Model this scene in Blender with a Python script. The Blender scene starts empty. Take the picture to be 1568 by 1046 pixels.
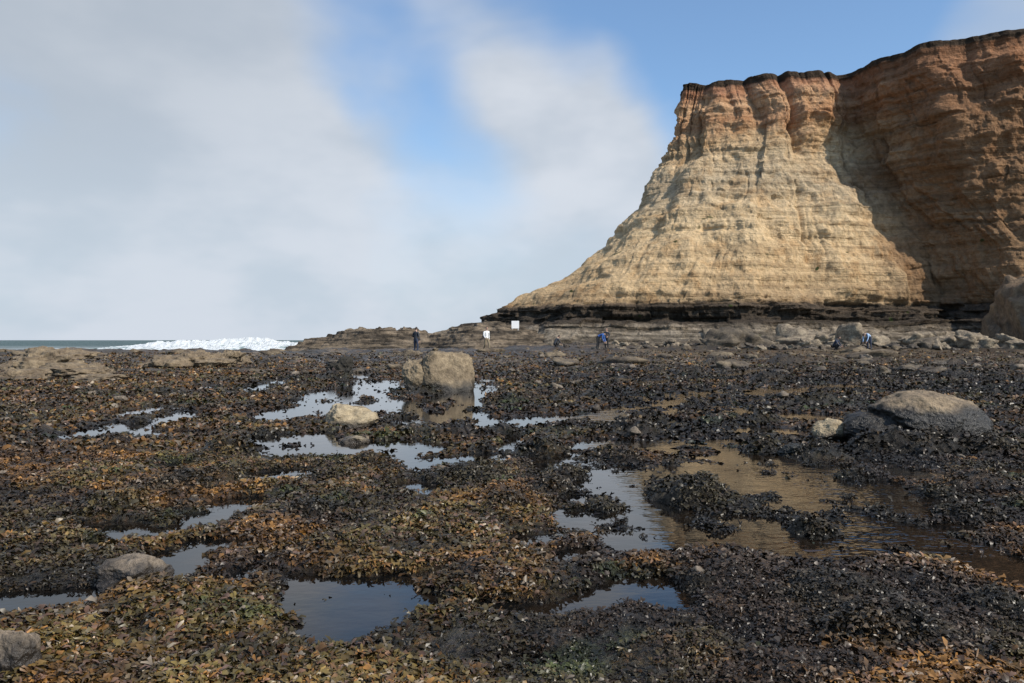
import bpy, math, numpy as np
from mathutils import Vector
rng = np.random.default_rng(7)
scene = bpy.context.scene
CAM_H = 1.1
F = 1220.0      # focal length in image pixels, maps image coordinates to metres

def g(u, v):    # image pixel (u, v) -> ground position (x, y)
    y = CAM_H * F / (v - 521.0)
    return (u - 784.0) / F * y, y

# ------------------------------------------------------------------ noise
def _h(ix, iy, iz, seed):
    n = (ix.astype(np.int64) * 374761393 + iy.astype(np.int64) * 668265263 + iz.astype(np.int64) * 2147483647 + seed * 974634777) & 0xffffffff
    n = ((n ^ (n >> 13)) * 1274126177) & 0xffffffff
    n = ((n ^ (n >> 16)) * 2246822519) & 0xffffffff
    n = n ^ (n >> 15)
    return (n & 0xffffff) / float(0xffffff)

def noise2(x, y, seed=0):
    x = np.asarray(x, float); y = np.asarray(y, float)
    ix = np.floor(x); iy = np.floor(y)
    fx = x - ix; fy = y - iy
    fx = fx * fx * (3 - 2 * fx); fy = fy * fy * (3 - 2 * fy)
    ix = ix.astype(np.int64); iy = iy.astype(np.int64); z = np.zeros_like(ix)
    a = _h(ix, iy, z, seed); b = _h(ix + 1, iy, z, seed)
    c = _h(ix, iy + 1, z, seed); d = _h(ix + 1, iy + 1, z, seed)
    return (a + (b - a) * fx) * (1 - fy) + (c + (d - c) * fx) * fy - 0.5

def noise3(x, y, z, seed=0):
    ix = np.floor(x); iy = np.floor(y); iz = np.floor(z)
    fx = x - ix; fy = y - iy; fz = z - iz
    fx = fx * fx * (3 - 2 * fx); fy = fy * fy * (3 - 2 * fy); fz = fz * fz * (3 - 2 * fz)
    ix = ix.astype(np.int64); iy = iy.astype(np.int64); iz = iz.astype(np.int64)
    def L(k):
        a = _h(ix, iy, iz + k, seed); b = _h(ix + 1, iy, iz + k, seed)
        c = _h(ix, iy + 1, iz + k, seed); d = _h(ix + 1, iy + 1, iz + k, seed)
        return (a + (b - a) * fx) * (1 - fy) + (c + (d - c) * fx) * fy
    return L(0) * (1 - fz) + L(1) * fz - 0.5

def fbm2(x, y, o=4, seed=0):
    s = 0; a = 1.0
    for i in range(o):
        c, sn = math.cos(0.7 * i), math.sin(0.7 * i)
        s = s + a * noise2((x * c - y * sn) * 2 ** i + 13.1 * i, (x * sn + y * c) * 2 ** i - 7.7 * i, seed + i)
        a *= 0.5
    return s

def fbm3(x, y, z, o=4, seed=0):
    s = 0; a = 1.0
    for i in range(o):
        k = 2.03 ** i
        s = s + a * noise3(x * k + 3.3 * i, y * k - 5.1 * i, z * k + 1.7 * i, seed + i)
        a *= 0.5
    return s

def cell2(x, y, seed=0):
    ix = np.floor(x).astype(np.int64); iy = np.floor(y).astype(np.int64)
    return _h(ix, iy, np.zeros_like(ix), seed) - .5

def sstep(a, b, x):
    t = np.clip((x - a) / (b - a), 0, 1)
    return t * t * (3 - 2 * t)

# ------------------------------------------------------------------ mesh helpers
def mesh_from(name, verts, faces, mat=None, smooth=True, cols=None, k=4):
    me = bpy.data.meshes.new(name)
    verts = np.asarray(verts, np.float32); faces = np.asarray(faces, np.int32)
    me.vertices.add(len(verts)); me.vertices.foreach_set("co", verts.ravel())
    me.loops.add(faces.size); me.loops.foreach_set("vertex_index", faces.ravel())
    me.polygons.add(len(faces))
    me.polygons.foreach_set("loop_start", np.arange(0, faces.size, k, dtype=np.int32))
    me.polygons.foreach_set("loop_total", np.full(len(faces), k, np.int32))
    me.polygons.foreach_set("use_smooth", np.full(len(faces), smooth, bool))
    me.update(calc_edges=True)
    if cols is not None:
        at = me.color_attributes.new("Col", 'FLOAT_COLOR', 'POINT')
        c = np.ones((len(verts), 4), np.float32); c[:, :3] = cols
        at.data.foreach_set("color", c.ravel())
    if mat: me.materials.append(mat)
    ob = bpy.data.objects.new(name, me)
    scene.collection.objects.link(ob)
    return ob

def grid_faces(nr, nc):
    i = np.arange(nr - 1)[:, None] * nc + np.arange(nc - 1)[None, :]
    return np.stack([i, i + 1, i + 1 + nc, i + nc], -1).reshape(-1, 4)

# ------------------------------------------------------------------ node helpers
class NT:
    def __init__(s, nt):
        s.nt = nt; s.n = nt.nodes; s.l = nt.links
    def node(s, t, **kw):
        n = s.n.new(t)
        for k, v in kw.items(): setattr(n, k, v)
        return n
    def put(s, sock, v):
        if isinstance(v, bpy.types.NodeSocket): s.l.new(v, sock)
        else: sock.default_value = v
    def math(s, op, a, b=0.0, clamp=False):
        n = s.node('ShaderNodeMath', operation=op, use_clamp=clamp)
        s.put(n.inputs[0], a); s.put(n.inputs[1], b); return n.outputs[0]
    def vmath(s, op, a, b):
        n = s.node('ShaderNodeVectorMath', operation=op)
        s.put(n.inputs[0], a); s.put(n.inputs[1], b)
        return n.outputs['Value'] if op in ('DISTANCE', 'DOT_PRODUCT') else n.outputs[0]
    def noise(s, vec, scale, detail=5, rough=0.55, col=False, dist=0.0):
        n = s.node('ShaderNodeTexNoise')
        s.put(n.inputs['Vector'], vec); n.inputs['Scale'].default_value = scale
        n.inputs['Detail'].default_value = detail; n.inputs['Roughness'].default_value = rough
        n.inputs['Distortion'].default_value = dist
        return n.outputs['Color' if col else 'Fac']
    def ramp(s, fac, stops, interp='LINEAR'):
        n = s.node('ShaderNodeValToRGB'); s.put(n.inputs[0], fac)
        cr = n.color_ramp; cr.interpolation = interp
        while len(cr.elements) < len(stops): cr.elements.new(0.5)
        for e, (p, c) in zip(cr.elements, stops):
            e.position = p; e.color = (*c, 1) if len(c) == 3 else c
        return n.outputs[0]
    def mr(s, v, a, b, c=0.0, d=1.0, smooth=True):
        n = s.node('ShaderNodeMapRange', interpolation_type='SMOOTHSTEP' if smooth else 'LINEAR')
        s.put(n.inputs[0], v)
        for i, q in enumerate((a, b, c, d)): n.inputs[i + 1].default_value = q
        return n.outputs[0]
    def mix(s, f, a, b, mode='MIX'):
        n = s.node('ShaderNodeMix', data_type='RGBA', blend_type=mode)
        s.put(n.inputs[0], f)
        s.put(n.inputs[6], a if not isinstance(a, tuple) else (*a, 1)[:4])
        s.put(n.inputs[7], b if not isinstance(b, tuple) else (*b, 1)[:4])
        return n.outputs[2]
    def bump(s, h, strength, dist, normal=None):
        n = s.node('ShaderNodeBump'); s.put(n.inputs['Height'], h)
        n.inputs['Strength'].default_value = strength; n.inputs['Distance'].default_value = dist
        if normal is not None: s.put(n.inputs['Normal'], normal)
        return n.outputs[0]
    def mapping(s, vec, scale):
        n = s.node('ShaderNodeMapping'); s.put(n.inputs[0], vec)
        n.inputs['Scale'].default_value = scale; return n.outputs[0]

def new_mat(name):
    m = bpy.data.materials.new(name); m.use_nodes = True
    m.node_tree.nodes.clear()
    t = NT(m.node_tree)
    out = t.node('ShaderNodeOutputMaterial'); b = t.node('ShaderNodeBsdfPrincipled')
    t.l.new(b.outputs[0], out.inputs[0])
    return m, t, b

def geo_pos(t): return t.node('ShaderNodeNewGeometry').outputs['Position']

def mat_cliff():
    m, t, b = new_mat("cliff_sandstone")
    pos = geo_pos(t)
    sep = t.node('ShaderNodeSeparateXYZ'); t.put(sep.inputs[0], pos)
    X, Y, Z = sep.outputs
    warp = t.noise(pos, 0.12, 2)
    warp2 = t.noise(pos, 0.5, 3, .6)
    zz = t.math('ADD', Z, t.math('MULTIPLY', t.math('SUBTRACT', warp, 0.5), 6.0))
    zz = t.math('ADD', zz, t.math('MULTIPLY', t.math('SUBTRACT', warp2, 0.5), 3.5))
    f = t.math('DIVIDE', zz, 37.0)
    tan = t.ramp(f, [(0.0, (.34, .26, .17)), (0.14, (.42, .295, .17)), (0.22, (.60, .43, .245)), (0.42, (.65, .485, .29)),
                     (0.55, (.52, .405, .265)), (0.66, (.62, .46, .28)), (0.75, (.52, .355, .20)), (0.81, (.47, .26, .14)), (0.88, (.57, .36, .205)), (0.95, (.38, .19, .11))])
    ora_shade = t.ramp(f, [(0.0, (.17, .12, .075)), (0.2, (.28, .175, .095)), (0.45, (.27, .16, .085)), (0.7, (.28, .16, .086)), (0.88, (.32, .165, .088)), (0.97, (.22, .112, .062))])  # orange-brown rock of the right side, with alcove shade darkened into the colour
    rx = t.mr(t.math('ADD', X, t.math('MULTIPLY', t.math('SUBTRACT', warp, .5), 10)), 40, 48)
    c = t.mix(rx, tan, ora_shade)
    bed = t.noise(t.mapping(pos, (0.05, 0.05, 1.25)), 1.0, 5, 0.65)
    c = t.mix(t.mr(bed, .48, .60, 0, .65), c, t.mix(1.0, c, (.62, .60, .58), 'MULTIPLY'))
    c = t.mix(t.mr(bed, .44, .34, 0, .45), c, t.mix(1.0, c, (1.2, 1.18, 1.15), 'MULTIPLY'))
    st = t.noise(t.mapping(pos, (0.6, 0.6, 0.16)), 1.0, 5, 0.65, dist=.4)
    c = t.mix(t.mr(st, .54, .70, 0, .5), c, t.mix(1.0, c, (.60, .50, .40), 'MULTIPLY'))
    patch = t.noise(pos, .28, 4, .65)
    c = t.mix(t.mr(patch, .50, .66, 0, .5), c, t.mix(1.0, c, (.82, .66, .50), 'MULTIPLY'))
    fine = t.noise(pos, 1.6, 5, 0.72)
    c = t.mix(1.0, c, t.ramp(fine, [(.3, (.66, .64, .62)), (.68, (1.2, 1.2, 1.2))]), 'MULTIPLY')
    zb = t.math('ADD', Z, t.math('MULTIPLY', t.math('SUBTRACT', warp2, 0.5), 1.2))
    low = t.ramp(t.math('DIVIDE', zb, 6.0), [(0.0, (.09, .073, .054)), (.10, (.18, .15, .112)), (.30, (.31, .255, .19)), (.42, (.26, .21, .155)), (.48, (.07, .054, .04)), (.84, (.11, .08, .055)), (.93, (.24, .17, .105))])
    lb = t.noise(t.mapping(pos, (0.15, 0.15, 2.2)), 1.0, 5, 0.7)
    low = t.mix(t.mr(lb, .45, .56, 0, .7), low, (.055, .044, .033))
    low = t.mix(1.0, low, t.ramp(fine, [(.35, (.45, .45, .45)), (.65, (1.25, 1.25, 1.25))]), 'MULTIPLY')
    c = t.mix(t.mr(zb, 4.9, 5.5), low, c)
    zt = t.math('ADD', Z, t.math('MULTIPLY', t.math('SUBTRACT', warp2, 0.5), 1.2))
    c = t.mix(t.mr(zt, 35.2, 35.7), c, (.05, .034, .022))
    nz = t.node('ShaderNodeSeparateXYZ'); t.put(nz.inputs[0], t.node('ShaderNodeNewGeometry').outputs['Normal'])
    grass = t.math('MULTIPLY', t.mr(nz.outputs[2], .8, .95), t.mr(Z, 34.5, 35.5))
    c = t.mix(grass, c, (.05, .055, .02))
    pl = t.noise(pos, .38, 2, .6)
    c = t.mix(t.math('MULTIPLY', t.mr(pl, .70, .73), t.mr(Z, 26, 10)), c, (.05, .06, .02))
    t.put(b.inputs['Base Color'], c); b.inputs['Roughness'].default_value = .92
    b.inputs['Specular IOR Level'].default_value = .15
    h = t.math('ADD', fine, t.math('ADD', t.math('MULTIPLY', bed, 1.3), t.math('MULTIPLY', st, .6)))
    t.put(b.inputs['Normal'], t.bump(h, 1.0, .6))
    return m

def mat_rock(name, top, mid, dark, zlo, zhi, scale=1.0, rough=.85):
    m, t, b = new_mat(name)
    pos = geo_pos(t)
    sep = t.node('ShaderNodeSeparateXYZ'); t.put(sep.inputs[0], pos)
    n = t.noise(pos, 2.2 * scale, 5, .6); n2 = t.noise(pos, 9 * scale, 5, .7)
    bed = t.noise(t.mapping(pos, (.6, .6, 6)), scale, 3, .6)
    c = t.mix(t.mr(n, .35, .65), mid, top)
    c = t.mix(t.mr(bed, .5, .65, 0, .4), c, mid)
    c = t.mix(1.0, c, t.ramp(n2, [(.3, (.45, .43, .4)), (.7, (1.25, 1.25, 1.25))]), 'MULTIPLY')
    v = t.node('ShaderNodeTexVoronoi'); t.put(v.inputs['Vector'], pos); v.inputs['Scale'].default_value = 22 * scale
    c = t.mix(t.mr(v.outputs['Distance'], .25, .12, 0, .5), c, (.07, .055, .04))
    zz = t.math('ADD', sep.outputs[2], t.math('MULTIPLY', t.math('SUBTRACT', n, .5), (zhi - zlo) * 2.2))
    w = t.mr(zz, zlo, zhi)
    darkc = t.mix(t.mr(n2, .4, .7), dark, tuple(x * 2.2 for x in dark))
    c = t.mix(w, darkc, c)
    t.put(b.inputs['Base Color'], c)
    t.put(b.inputs['Roughness'], t.mr(zz, zlo, zhi, .4, rough))
    h = t.math('ADD', n, t.math('MULTIPLY', n2, .55))
    t.put(b.inputs['Normal'], t.bump(h, 1.0, .10 / scale))
    return m

def mat_weed_ground():
    m, t, b = new_mat("tidal_flat_wet_rock")
    pos = geo_pos(t)
    at = t.node('ShaderNodeVertexColor'); at.layer_name = "Col"
    n1 = t.noise(pos, 14, 5, .75); n2 = t.noise(pos, 2.5, 3, .65)
    v = t.node('ShaderNodeTexVoronoi'); t.put(v.inputs['Vector'], pos); v.inputs['Scale'].default_value = 15
    c = t.mix(1.0, at.outputs[0], t.ramp(n1, [(.32, (.25, .25, .25)), (.55, (1, 1, 1)), (.72, (2.4, 2.1, 1.8))]), 'MULTIPLY')
    c = t.mix(1.0, c, t.ramp(n2, [(.35, (.4, .4, .4)), (.65, (1.5, 1.5, 1.5))]), 'MULTIPLY')
    t.put(b.inputs['Base Color'], c); b.inputs['Roughness'].default_value = .42
    b.inputs['Specular IOR Level'].default_value = .45
    t.put(b.inputs['Normal'], t.bump(t.math('ADD', t.math('MULTIPLY', v.outputs['Distance'], .6), n1), 1.0, .09))
    return m

def mat_weed():
    m, t, b = new_mat("seaweed_fronds")
    at = t.node('ShaderNodeVertexColor'); at.layer_name = "Col"
    t.put(b.inputs['Base Color'], at.outputs[0]); b.inputs['Roughness'].default_value = .40
    b.inputs['Specular IOR Level'].default_value = .38
    return m

def mat_pool():
    m, t, b = new_mat("tide_pool_water")
    pos = geo_pos(t)
    n = t.noise(pos, 2.5, 3, .6)
    t.put(b.inputs['Base Color'], t.mix(t.mr(n, .4, .6), (.005, .005, .005), (.014, .010, .007)))
    b.inputs['IOR'].default_value = 1.40
    b.inputs['Roughness'].default_value = .02
    r = t.noise(t.mapping(pos, (1, 1.6, 1)), 5.0, 3, .6)
    sep = t.node('ShaderNodeSeparateXYZ'); t.put(sep.inputs[0], pos)
    ruf = t.math('MULTIPLY', t.mr(sep.outputs[0], .6, 2.0), t.mr(t.noise(pos, .5, 1), .40, .6, .2, 1))
    n_ = t.node('ShaderNodeBump'); n_.inputs['Distance'].default_value = .035
    t.put(n_.inputs['Height'], r); t.put(n_.inputs['Strength'], t.math('ADD', .04, t.math('MULTIPLY', ruf, .30)))
    t.put(b.inputs['Normal'], n_.outputs[0])
    return m

def mat_sea():
    m, t, b = new_mat("sea_water")
    pos = geo_pos(t)
    fo = t.noise(t.mapping(pos, (.03, .16, 1)), 1.0, 5, .7)
    sep = t.node('ShaderNodeSeparateXYZ'); t.put(sep.inputs[0], pos)
    near = t.math('MULTIPLY', t.mr(sep.outputs[1], 260, 120), t.mr(sep.outputs[1], 60, 75))
    fm = t.math('MULTIPLY', t.mr(fo, .47, .57), near)
    t.put(b.inputs['Base Color'], t.mix(fm, (.035, .075, .075), (.62, .65, .66)))
    t.put(b.inputs['Roughness'], t.math('ADD', t.math('MULTIPLY', fm, .5), .4))
    b.inputs['IOR'].default_value = 1.33; b.inputs['Specular IOR Level'].default_value = .35
    w = t.noise(t.mapping(pos, (.25, .9, 1)), 1.0, 4, .6)
    t.put(b.inputs['Normal'], t.bump(w, 1.0, 1.2))
    return m

def simple(name, col, rough=.8, sc=30):
    m, t, b = new_mat(name)
    tc = t.node('ShaderNodeTexCoord').outputs['Object']
    n = t.noise(tc, sc, 3)
    t.put(b.inputs['Base Color'], t.mix(n, tuple(x * .75 for x in col), tuple(min(1, x * 1.2) for x in col)))
    b.inputs['Roughness'].default_value = rough
    return m

# ------------------------------------------------------------------ tidal flat
POOLS = [(198, 652, 100, 40), (228, 628, 50, 14), (250, 670, 60, 14), (455, 682, 120, 34), (510, 692, 120, 22), (575, 688, 60, 18), (500, 608, 120, 24), (480, 630, 120, 22), (565, 597, 100, 18), (585, 624, 70, 18),
         (715, 704, 130, 28), (655, 722, 70, 20), (330, 778, 150, 30), (280, 798, 100, 18), (275, 720, 60, 20), (410, 732, 120, 18),
         (520, 915, 250, 74), (620, 920, 120, 44), (610, 880, 60, 20), (960, 795, 150, 84), (995, 838, 130, 64), (890, 795, 110, 32), (800, 820, 100, 26), (870, 855, 100, 28),
         (930, 725, 130, 30), (860, 700, 60, 14), (970, 932, 170, 42), (820, 930, 140, 28), (60, 920, 190, 60), (160, 830, 150, 28), (260, 868, 150, 36), (340, 835, 110, 30), (120, 905, 100, 30), (300, 895, 120, 20),
         (740, 600, 50, 22), (745, 585, 40, 12), (700, 640, 100, 18), (620, 650, 60, 14), (600, 585, 60, 10),
         (1090, 632, 170, 18), (1100, 605, 150, 12), (1020, 612, 100, 15), (1150, 698, 190, 36), (1080, 722, 130, 34), (1200, 745, 220, 46), (1340, 765, 200, 46), (1120, 825, 190, 68), (1230, 850, 220, 54), (1390, 830, 230, 56), (1500, 870, 170, 54), (1480, 810, 90, 22), (1400, 730, 130, 22),
         (1050, 690, 130, 22), (940, 640, 90, 18), (1120, 570, 200, 9), (1400, 600, 170, 10), (1250, 640, 110, 15), (1350, 700, 110, 16), (950, 680, 90, 15), (430, 860, 70, 18), (1180, 660, 120, 16), (1450, 640, 80, 8),
         (1000, 585, 100, 8), (1200, 600, 110, 9), (640, 755, 80, 10), (1500, 560, 120, 5), (1540, 720, 80, 18), (1000, 650, 90, 14), (870, 610, 90, 12)]
PW = []
for (u, v, w, h) in POOLS:
    x, y = g(u, v)
    y0 = g(u, v + h / 2)[1]; y1 = g(u, max(v - h / 2, 526))[1]
    PW.append((x, (y0 + y1) / 2, w / 2 / F * y * 1.06, (y1 - y0) / 2 * 1.08))
CH = [([(425, 537), (470, 546), (520, 552), (560, 556), (600, 552)], .9), ([(480, 548), (515, 562), (540, 575), (560, 592), (530, 606), (470, 628), (440, 640)], .55), ([(560, 592), (600, 612), (625, 640), (700, 636), (735, 605), (745, 585)], .32),
      ([(400, 672), (450, 684), (520, 692), (600, 690), (650, 680)], .3), ([(600, 690), (640, 716), (700, 708), (760, 702)], .2), ([(170, 640), (230, 628)], .25), ([(150, 650), (215, 665), (275, 668)], .25),
      ([(130, 832), (210, 822), (280, 798), (340, 778), (400, 768)], .12), ([(240, 870), (290, 850), (350, 835), (390, 828)], .10), ([(400, 728), (460, 724)], .16), ([(240, 870), (255, 890), (330, 893), (390, 880)], .08),
      ([(770, 822), (830, 815), (900, 795)], .12), ([(870, 770), (930, 730), (1000, 722), (1080, 722)], .25), ([(640, 620), (700, 600), (830, 590), (900, 575), (1000, 585), (1100, 570)], .4),
      ([(780, 650), (870, 640), (940, 640), (1020, 612), (1100, 605), (1200, 600), (1300, 590), (1400, 600)], .45), ([(860, 700), (950, 680), (1050, 690), (1150, 698), (1250, 720)], .3), ([(760, 640), (790, 690), (860, 720)], .14), ([(1230, 850), (1390, 830), (1500, 870)], .2), ([(300, 590), (380, 600), (430, 582)], .4), ([(560, 880), (620, 880), (660, 870)], .06)]
SEG = []
for pts, wd in CH:
    P_ = [g(*p) for p in pts]
    for a, b_ in zip(P_[:-1], P_[1:]): SEG.append((*a, *b_, wd))
MOUNDS = [(1070, 775, 130, .24), (1265, 705, 90, .26), (1250, 822, 80, .30), (1065, 910, 60, .28), (830, 700, 110, .22), (690, 672, 90, .20), (985, 668, 100, .24), (1000, 645, 70, .22),
          (780, 668, 70, .20), (330, 705, 90, .22), (1180, 692, 60, .30), (1260, 620, 60, .30), (1180, 650, 60, .24), (730, 742, 110, .16), (560, 712, 50, .2), (1350, 694, 90, .32), (1420, 696, 100, .30), (1490, 695, 100, .30), (1540, 690, 60, .3),
          (880, 735, 80, .20), (1305, 765, 40, .2), (1340, 965, 210, .14), (1505, 800, 110, .16), (1540, 750, 100, .16), (1545, 950, 90, .24), (880, 785, 50, .20), (470, 800, 110, .14), (250, 760, 150, .12), (860, 760, 90, .18),
          (1030, 715, 40, .24), (780, 618, 50, .24), (870, 614, 60, .24), (1060, 575, 50, .26), (1110, 560, 60, .24), (1210, 560, 60, .24), (1480, 580, 60, .24), (1190, 585, 60, .24), (1380, 1010, 200, .12), (190, 915, 120, .10), (150, 790, 100, .16), (330, 740, 100, .16), (640, 668, 60, .2), (590, 655, 50, .2), (650, 606, 60, .15), (510, 582, 60, .2), (460, 655, 60, .15), (620, 640, 40, .25)]
MW = []
for (u, v, w, k) in MOUNDS:
    x, y = g(u, v); r = w / 2 / F * y
    MW.append((x, y + r * .8, r, r * 2 * k))
for i in range(130):
    y = math.exp(rng.uniform(math.log(5), math.log(42))); a = rng.uniform(-.2, .8) if i % 3 else rng.uniform(-.75, -.2)
    r = rng.uniform(.08, .24) * (y / 12) ** .4
    MW.append((a * y, y, r, r * rng.uniform(.3, .55)))
MW = np.array(MW)

def right_wet(x, y):
    a = x / y
    return sstep(.02, .14, a + .06 * noise2(x * .3, y * .3, 5)) * sstep(3.3, 4.3, y) * sstep(40, 22, y)

def ground_h(x, y):
    sh = x.shape; x = x.ravel(); y = y.ravel()
    wx = x + .22 * fbm2(x * 1.5, y * 1.5, 4, 11) * (1 + y * .08); wy = y + .42 * fbm2(x * 1.3, y * 1.3, 4, 23) * (1 + y * .08)
    farq = sstep(7, 18, y)
    h = .034 + .048 * fbm2(x * .45, y * .45, 3, 1) + (.050 - .018 * farq) * fbm2(x * 2.1, y * 2.1, 3, 2) + .045 * np.abs(noise2(x * 6, y * 6, 6)) + .024 * fbm2(x * 11, y * 11, 3, 3)
    h -= .031 * right_wet(x, y)
    ch = sstep(.12, .03, np.abs(x / y + .12 - .05 * np.sin(y * .3))) * sstep(7, 9, y) * sstep(40, 30, y)
    h -= .018 * ch
    isl = .11 * np.clip(fbm2(x * 1.7, y * 1.1, 4, 15) - .10, 0, 1) * sstep(5.5, 8, y) + .07 * np.clip(fbm2(x * 3.5, y * 3, 3, 17) - .16, 0, 1)
    rwm = right_wet(x, y)
    for (px, py, rx, ry) in PW:
        idx = np.where((np.abs(x - px) < rx * 2 + .6) & (np.abs(y - py) < ry * 2 + 1))[0]
        if len(idx) == 0: continue
        e = np.sqrt(((wx[idx] - px) / rx) ** 2 + ((wy[idx] - py) / ry) ** 2)
        mm = sstep(1.2, .85, e)
        h[idx] = h[idx] * (1 - mm) + (-.028 + isl[idx] * (.6 + .6 * rwm[idx])) * mm
        ap = sstep(1.8, 1.15, e) * (1 - mm)
        h[idx] -= ap * .45 * np.clip(h[idx] - .015, 0, 1)
    for (ax, ay, bx, by, wd) in SEG:
        m_ = wd * 2 + 1
        idx = np.where((x > min(ax, bx) - m_) & (x < max(ax, bx) + m_) & (y > min(ay, by) - m_) & (y < max(ay, by) + m_))[0]
        if len(idx) == 0: continue
        L2 = (bx - ax) ** 2 + (by - ay) ** 2
        tt = np.clip(((wx[idx] - ax) * (bx - ax) + (wy[idx] - ay) * (by - ay)) / L2, 0, 1)
        e = np.hypot(wx[idx] - ax - tt * (bx - ax), wy[idx] - ay - tt * (by - ay)) / wd
        mm = sstep(1.2, .75, e)
        h[idx] = h[idx] * (1 - mm) + (-.026 + isl[idx] * .5) * mm
        ap = sstep(2.2, 1.15, e) * (1 - mm)
        h[idx] -= ap * .5 * np.clip(h[idx] - .01, 0, 1)
    for (px, py, r, hh) in MW:
        idx = np.where((np.abs(x - px) < r * 1.6) & (np.abs(y - py) < r * 1.8))[0]
        if len(idx) == 0: continue
        e = np.sqrt(((x[idx] - px) / r) ** 2 + ((y[idx] - py) / (r * 1.2)) ** 2) + .6 * noise2(x[idx] / r * 2, y[idx] / r * 2, 9)
        h[idx] += hh * sstep(1.15, .1, e)
    out = sstep(28, 40, y)
    h += out * (.20 * np.clip(fbm2(x * .9, y * .5, 4, 35), -.1, 1) + .10 * np.clip(cell2(x * .8 + noise2(x, y, 38), y * .55 + noise2(x + 9, y, 39), 36) * 2, 0, 1)) * sstep(.02, .05, h + .02)
    rise = sstep(46, 62, y)
    h += rise * (.10 + .25 * sstep(-6, 6, x)) + sstep(60, 76, y) * .25 * sstep(-4, 8, x)
    h += rise * np.abs(fbm2(x * .35, y * .35, 4, 31)) * .35
    edge = sstep(66, 72, y + 6 * fbm2(x * .15, y * .1, 3, 8)) * sstep(-10, -18, x)
    h = h * (1 - edge) - 1.4 * edge
    return h.reshape(sh)

DARKS = [(*g(960, 960), .55, .45), (*g(1000, 1040), .6, .35), (*g(1180, 930), .7, .35), (*g(730, 1000), .2, .15), (*g(60, 905), .4, .35), (*g(1480, 960), .4, .5)]
def weed_color(x, y, h, r1, r2):
    n = x.size
    p1 = fbm2(x * .8, y * .8, 3, 41); p2 = fbm2(x * 2.6, y * 2.6, 3, 43); p3 = fbm2(x * 1.5 + 9, y * 1.5, 3, 47)
    r1 = np.clip(.38 * r1 + .31 + .85 * fbm2(x * 6, y * 6, 2, 49), 0, 1)
    dark = np.array([.026, .017, .011]); brown = np.array([.056, .033, .016]); orange = np.array([.145, .070, .018])
    olive = np.array([.062, .052, .017]); pale = np.array([.18, .145, .11]); pink = np.array([.095, .058, .048]); green = np.array([.028, .048, .014]); blk = np.array([.025, .022, .013])
    O = .54 + .95 * p1 + .6 * p2
    rw = right_wet(x, y)
    O -= .24 * rw + .03 * sstep(8, 14, y) * sstep(-.5, -.2, x / y)
    O += .2 * sstep(-.25, -.45, x / y)
    D = np.zeros(n)
    for (cx, cy, rx, ry) in DARKS:
        e = np.sqrt(((x - cx) / rx) ** 2 + ((y - cy) / ry) ** 2) + p3 * .5
        D = np.maximum(D, sstep(1.15, .7, e))
    O -= .75 * D
    M = np.zeros(n)
    for (px, py, r, hh) in MW:
        idx = np.where((np.abs(x - px) < r * 1.4) & (np.abs(y - py) < r * 1.6))[0]
        if len(idx): M[idx] = np.maximum(M[idx], sstep(1.3, .8, np.sqrt(((x[idx] - px) / r) ** 2 + ((y[idx] - py) / r / 1.2) ** 2)))
    O -= .2 * M
    O = np.clip(O, 0, 1)[:, None]
    c = dark * (1 - O) + brown * O
    s = np.clip((r1 * 1.3 + O[:, 0] * 1.1 - 1.18) * 2, 0, 1)[:, None]
    c = c * (1 - s) + orange * s
    s = (np.clip((p3 + .16) * 4, 0, 1) * (r2 > .32) * .8)[:, None] * (.4 + .6 * O)
    c = c * (1 - s) + olive * s
    s = ((r2 > .965 - .09 * np.clip(p2 * 3, 0, 1)) * np.clip(O[:, 0] + .1, 0, 1) * .8)[:, None]
    c = c * (1 - s) + pale * s
    s = ((r2 < .12) * O[:, 0] * .7)[:, None]
    c = c * (1 - s) + pink * s
    s = (sstep(.28, .48, fbm2(x * 1.9 - 4, y * 1.9 + 3, 3, 53)) * .6 * (r1 > .3))[:, None]
    c = c * (1 - s) + green * s
    s = (M * .5 * (r1 > .2))[:, None]
    c = c * (1 - s) + blk * s
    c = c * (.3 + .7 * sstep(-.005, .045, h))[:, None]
    return c, M, D

NR, NC = 780, 900
yy = np.exp(np.linspace(math.log(1.2), math.log(125), NR))
aa = np.linspace(-1.05, 1.05, NC)
Yg = np.repeat(yy[:, None], NC, 1); Xg = aa[None, :] * (Yg + 2.5)
Hg = ground_h(Xg, Yg)
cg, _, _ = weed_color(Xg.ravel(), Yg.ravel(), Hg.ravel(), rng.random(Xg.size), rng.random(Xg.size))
xf, yf = Xg.ravel(), Yg.ravel()
farw = sstep(18, 36, yf)[:, None]
pt = (sstep(.05, .28, fbm2(xf * .5, yf * .25, 4, 55)) * .8)[:, None]
farc = np.array([.038, .025, .014]) * (1 - pt) + np.array([.16, .115, .065]) * pt
dk_ = (sstep(.0, .25, fbm2(xf * .35 + 7, yf * .22, 4, 57)) * .7)[:, None]
farc = farc * (1 - dk_ * .7)
cg = cg * .8 * (1 - .6 * farw) + farw * farc * .85
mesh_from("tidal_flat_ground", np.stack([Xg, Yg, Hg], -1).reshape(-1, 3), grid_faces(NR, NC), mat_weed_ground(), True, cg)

mesh_from("tide_pool_water", [(-65, 1, 0), (70, 1, 0), (70, 66, 0), (-65, 66, 0)], [(0, 1, 2, 3)], mat_pool(), False)

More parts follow.
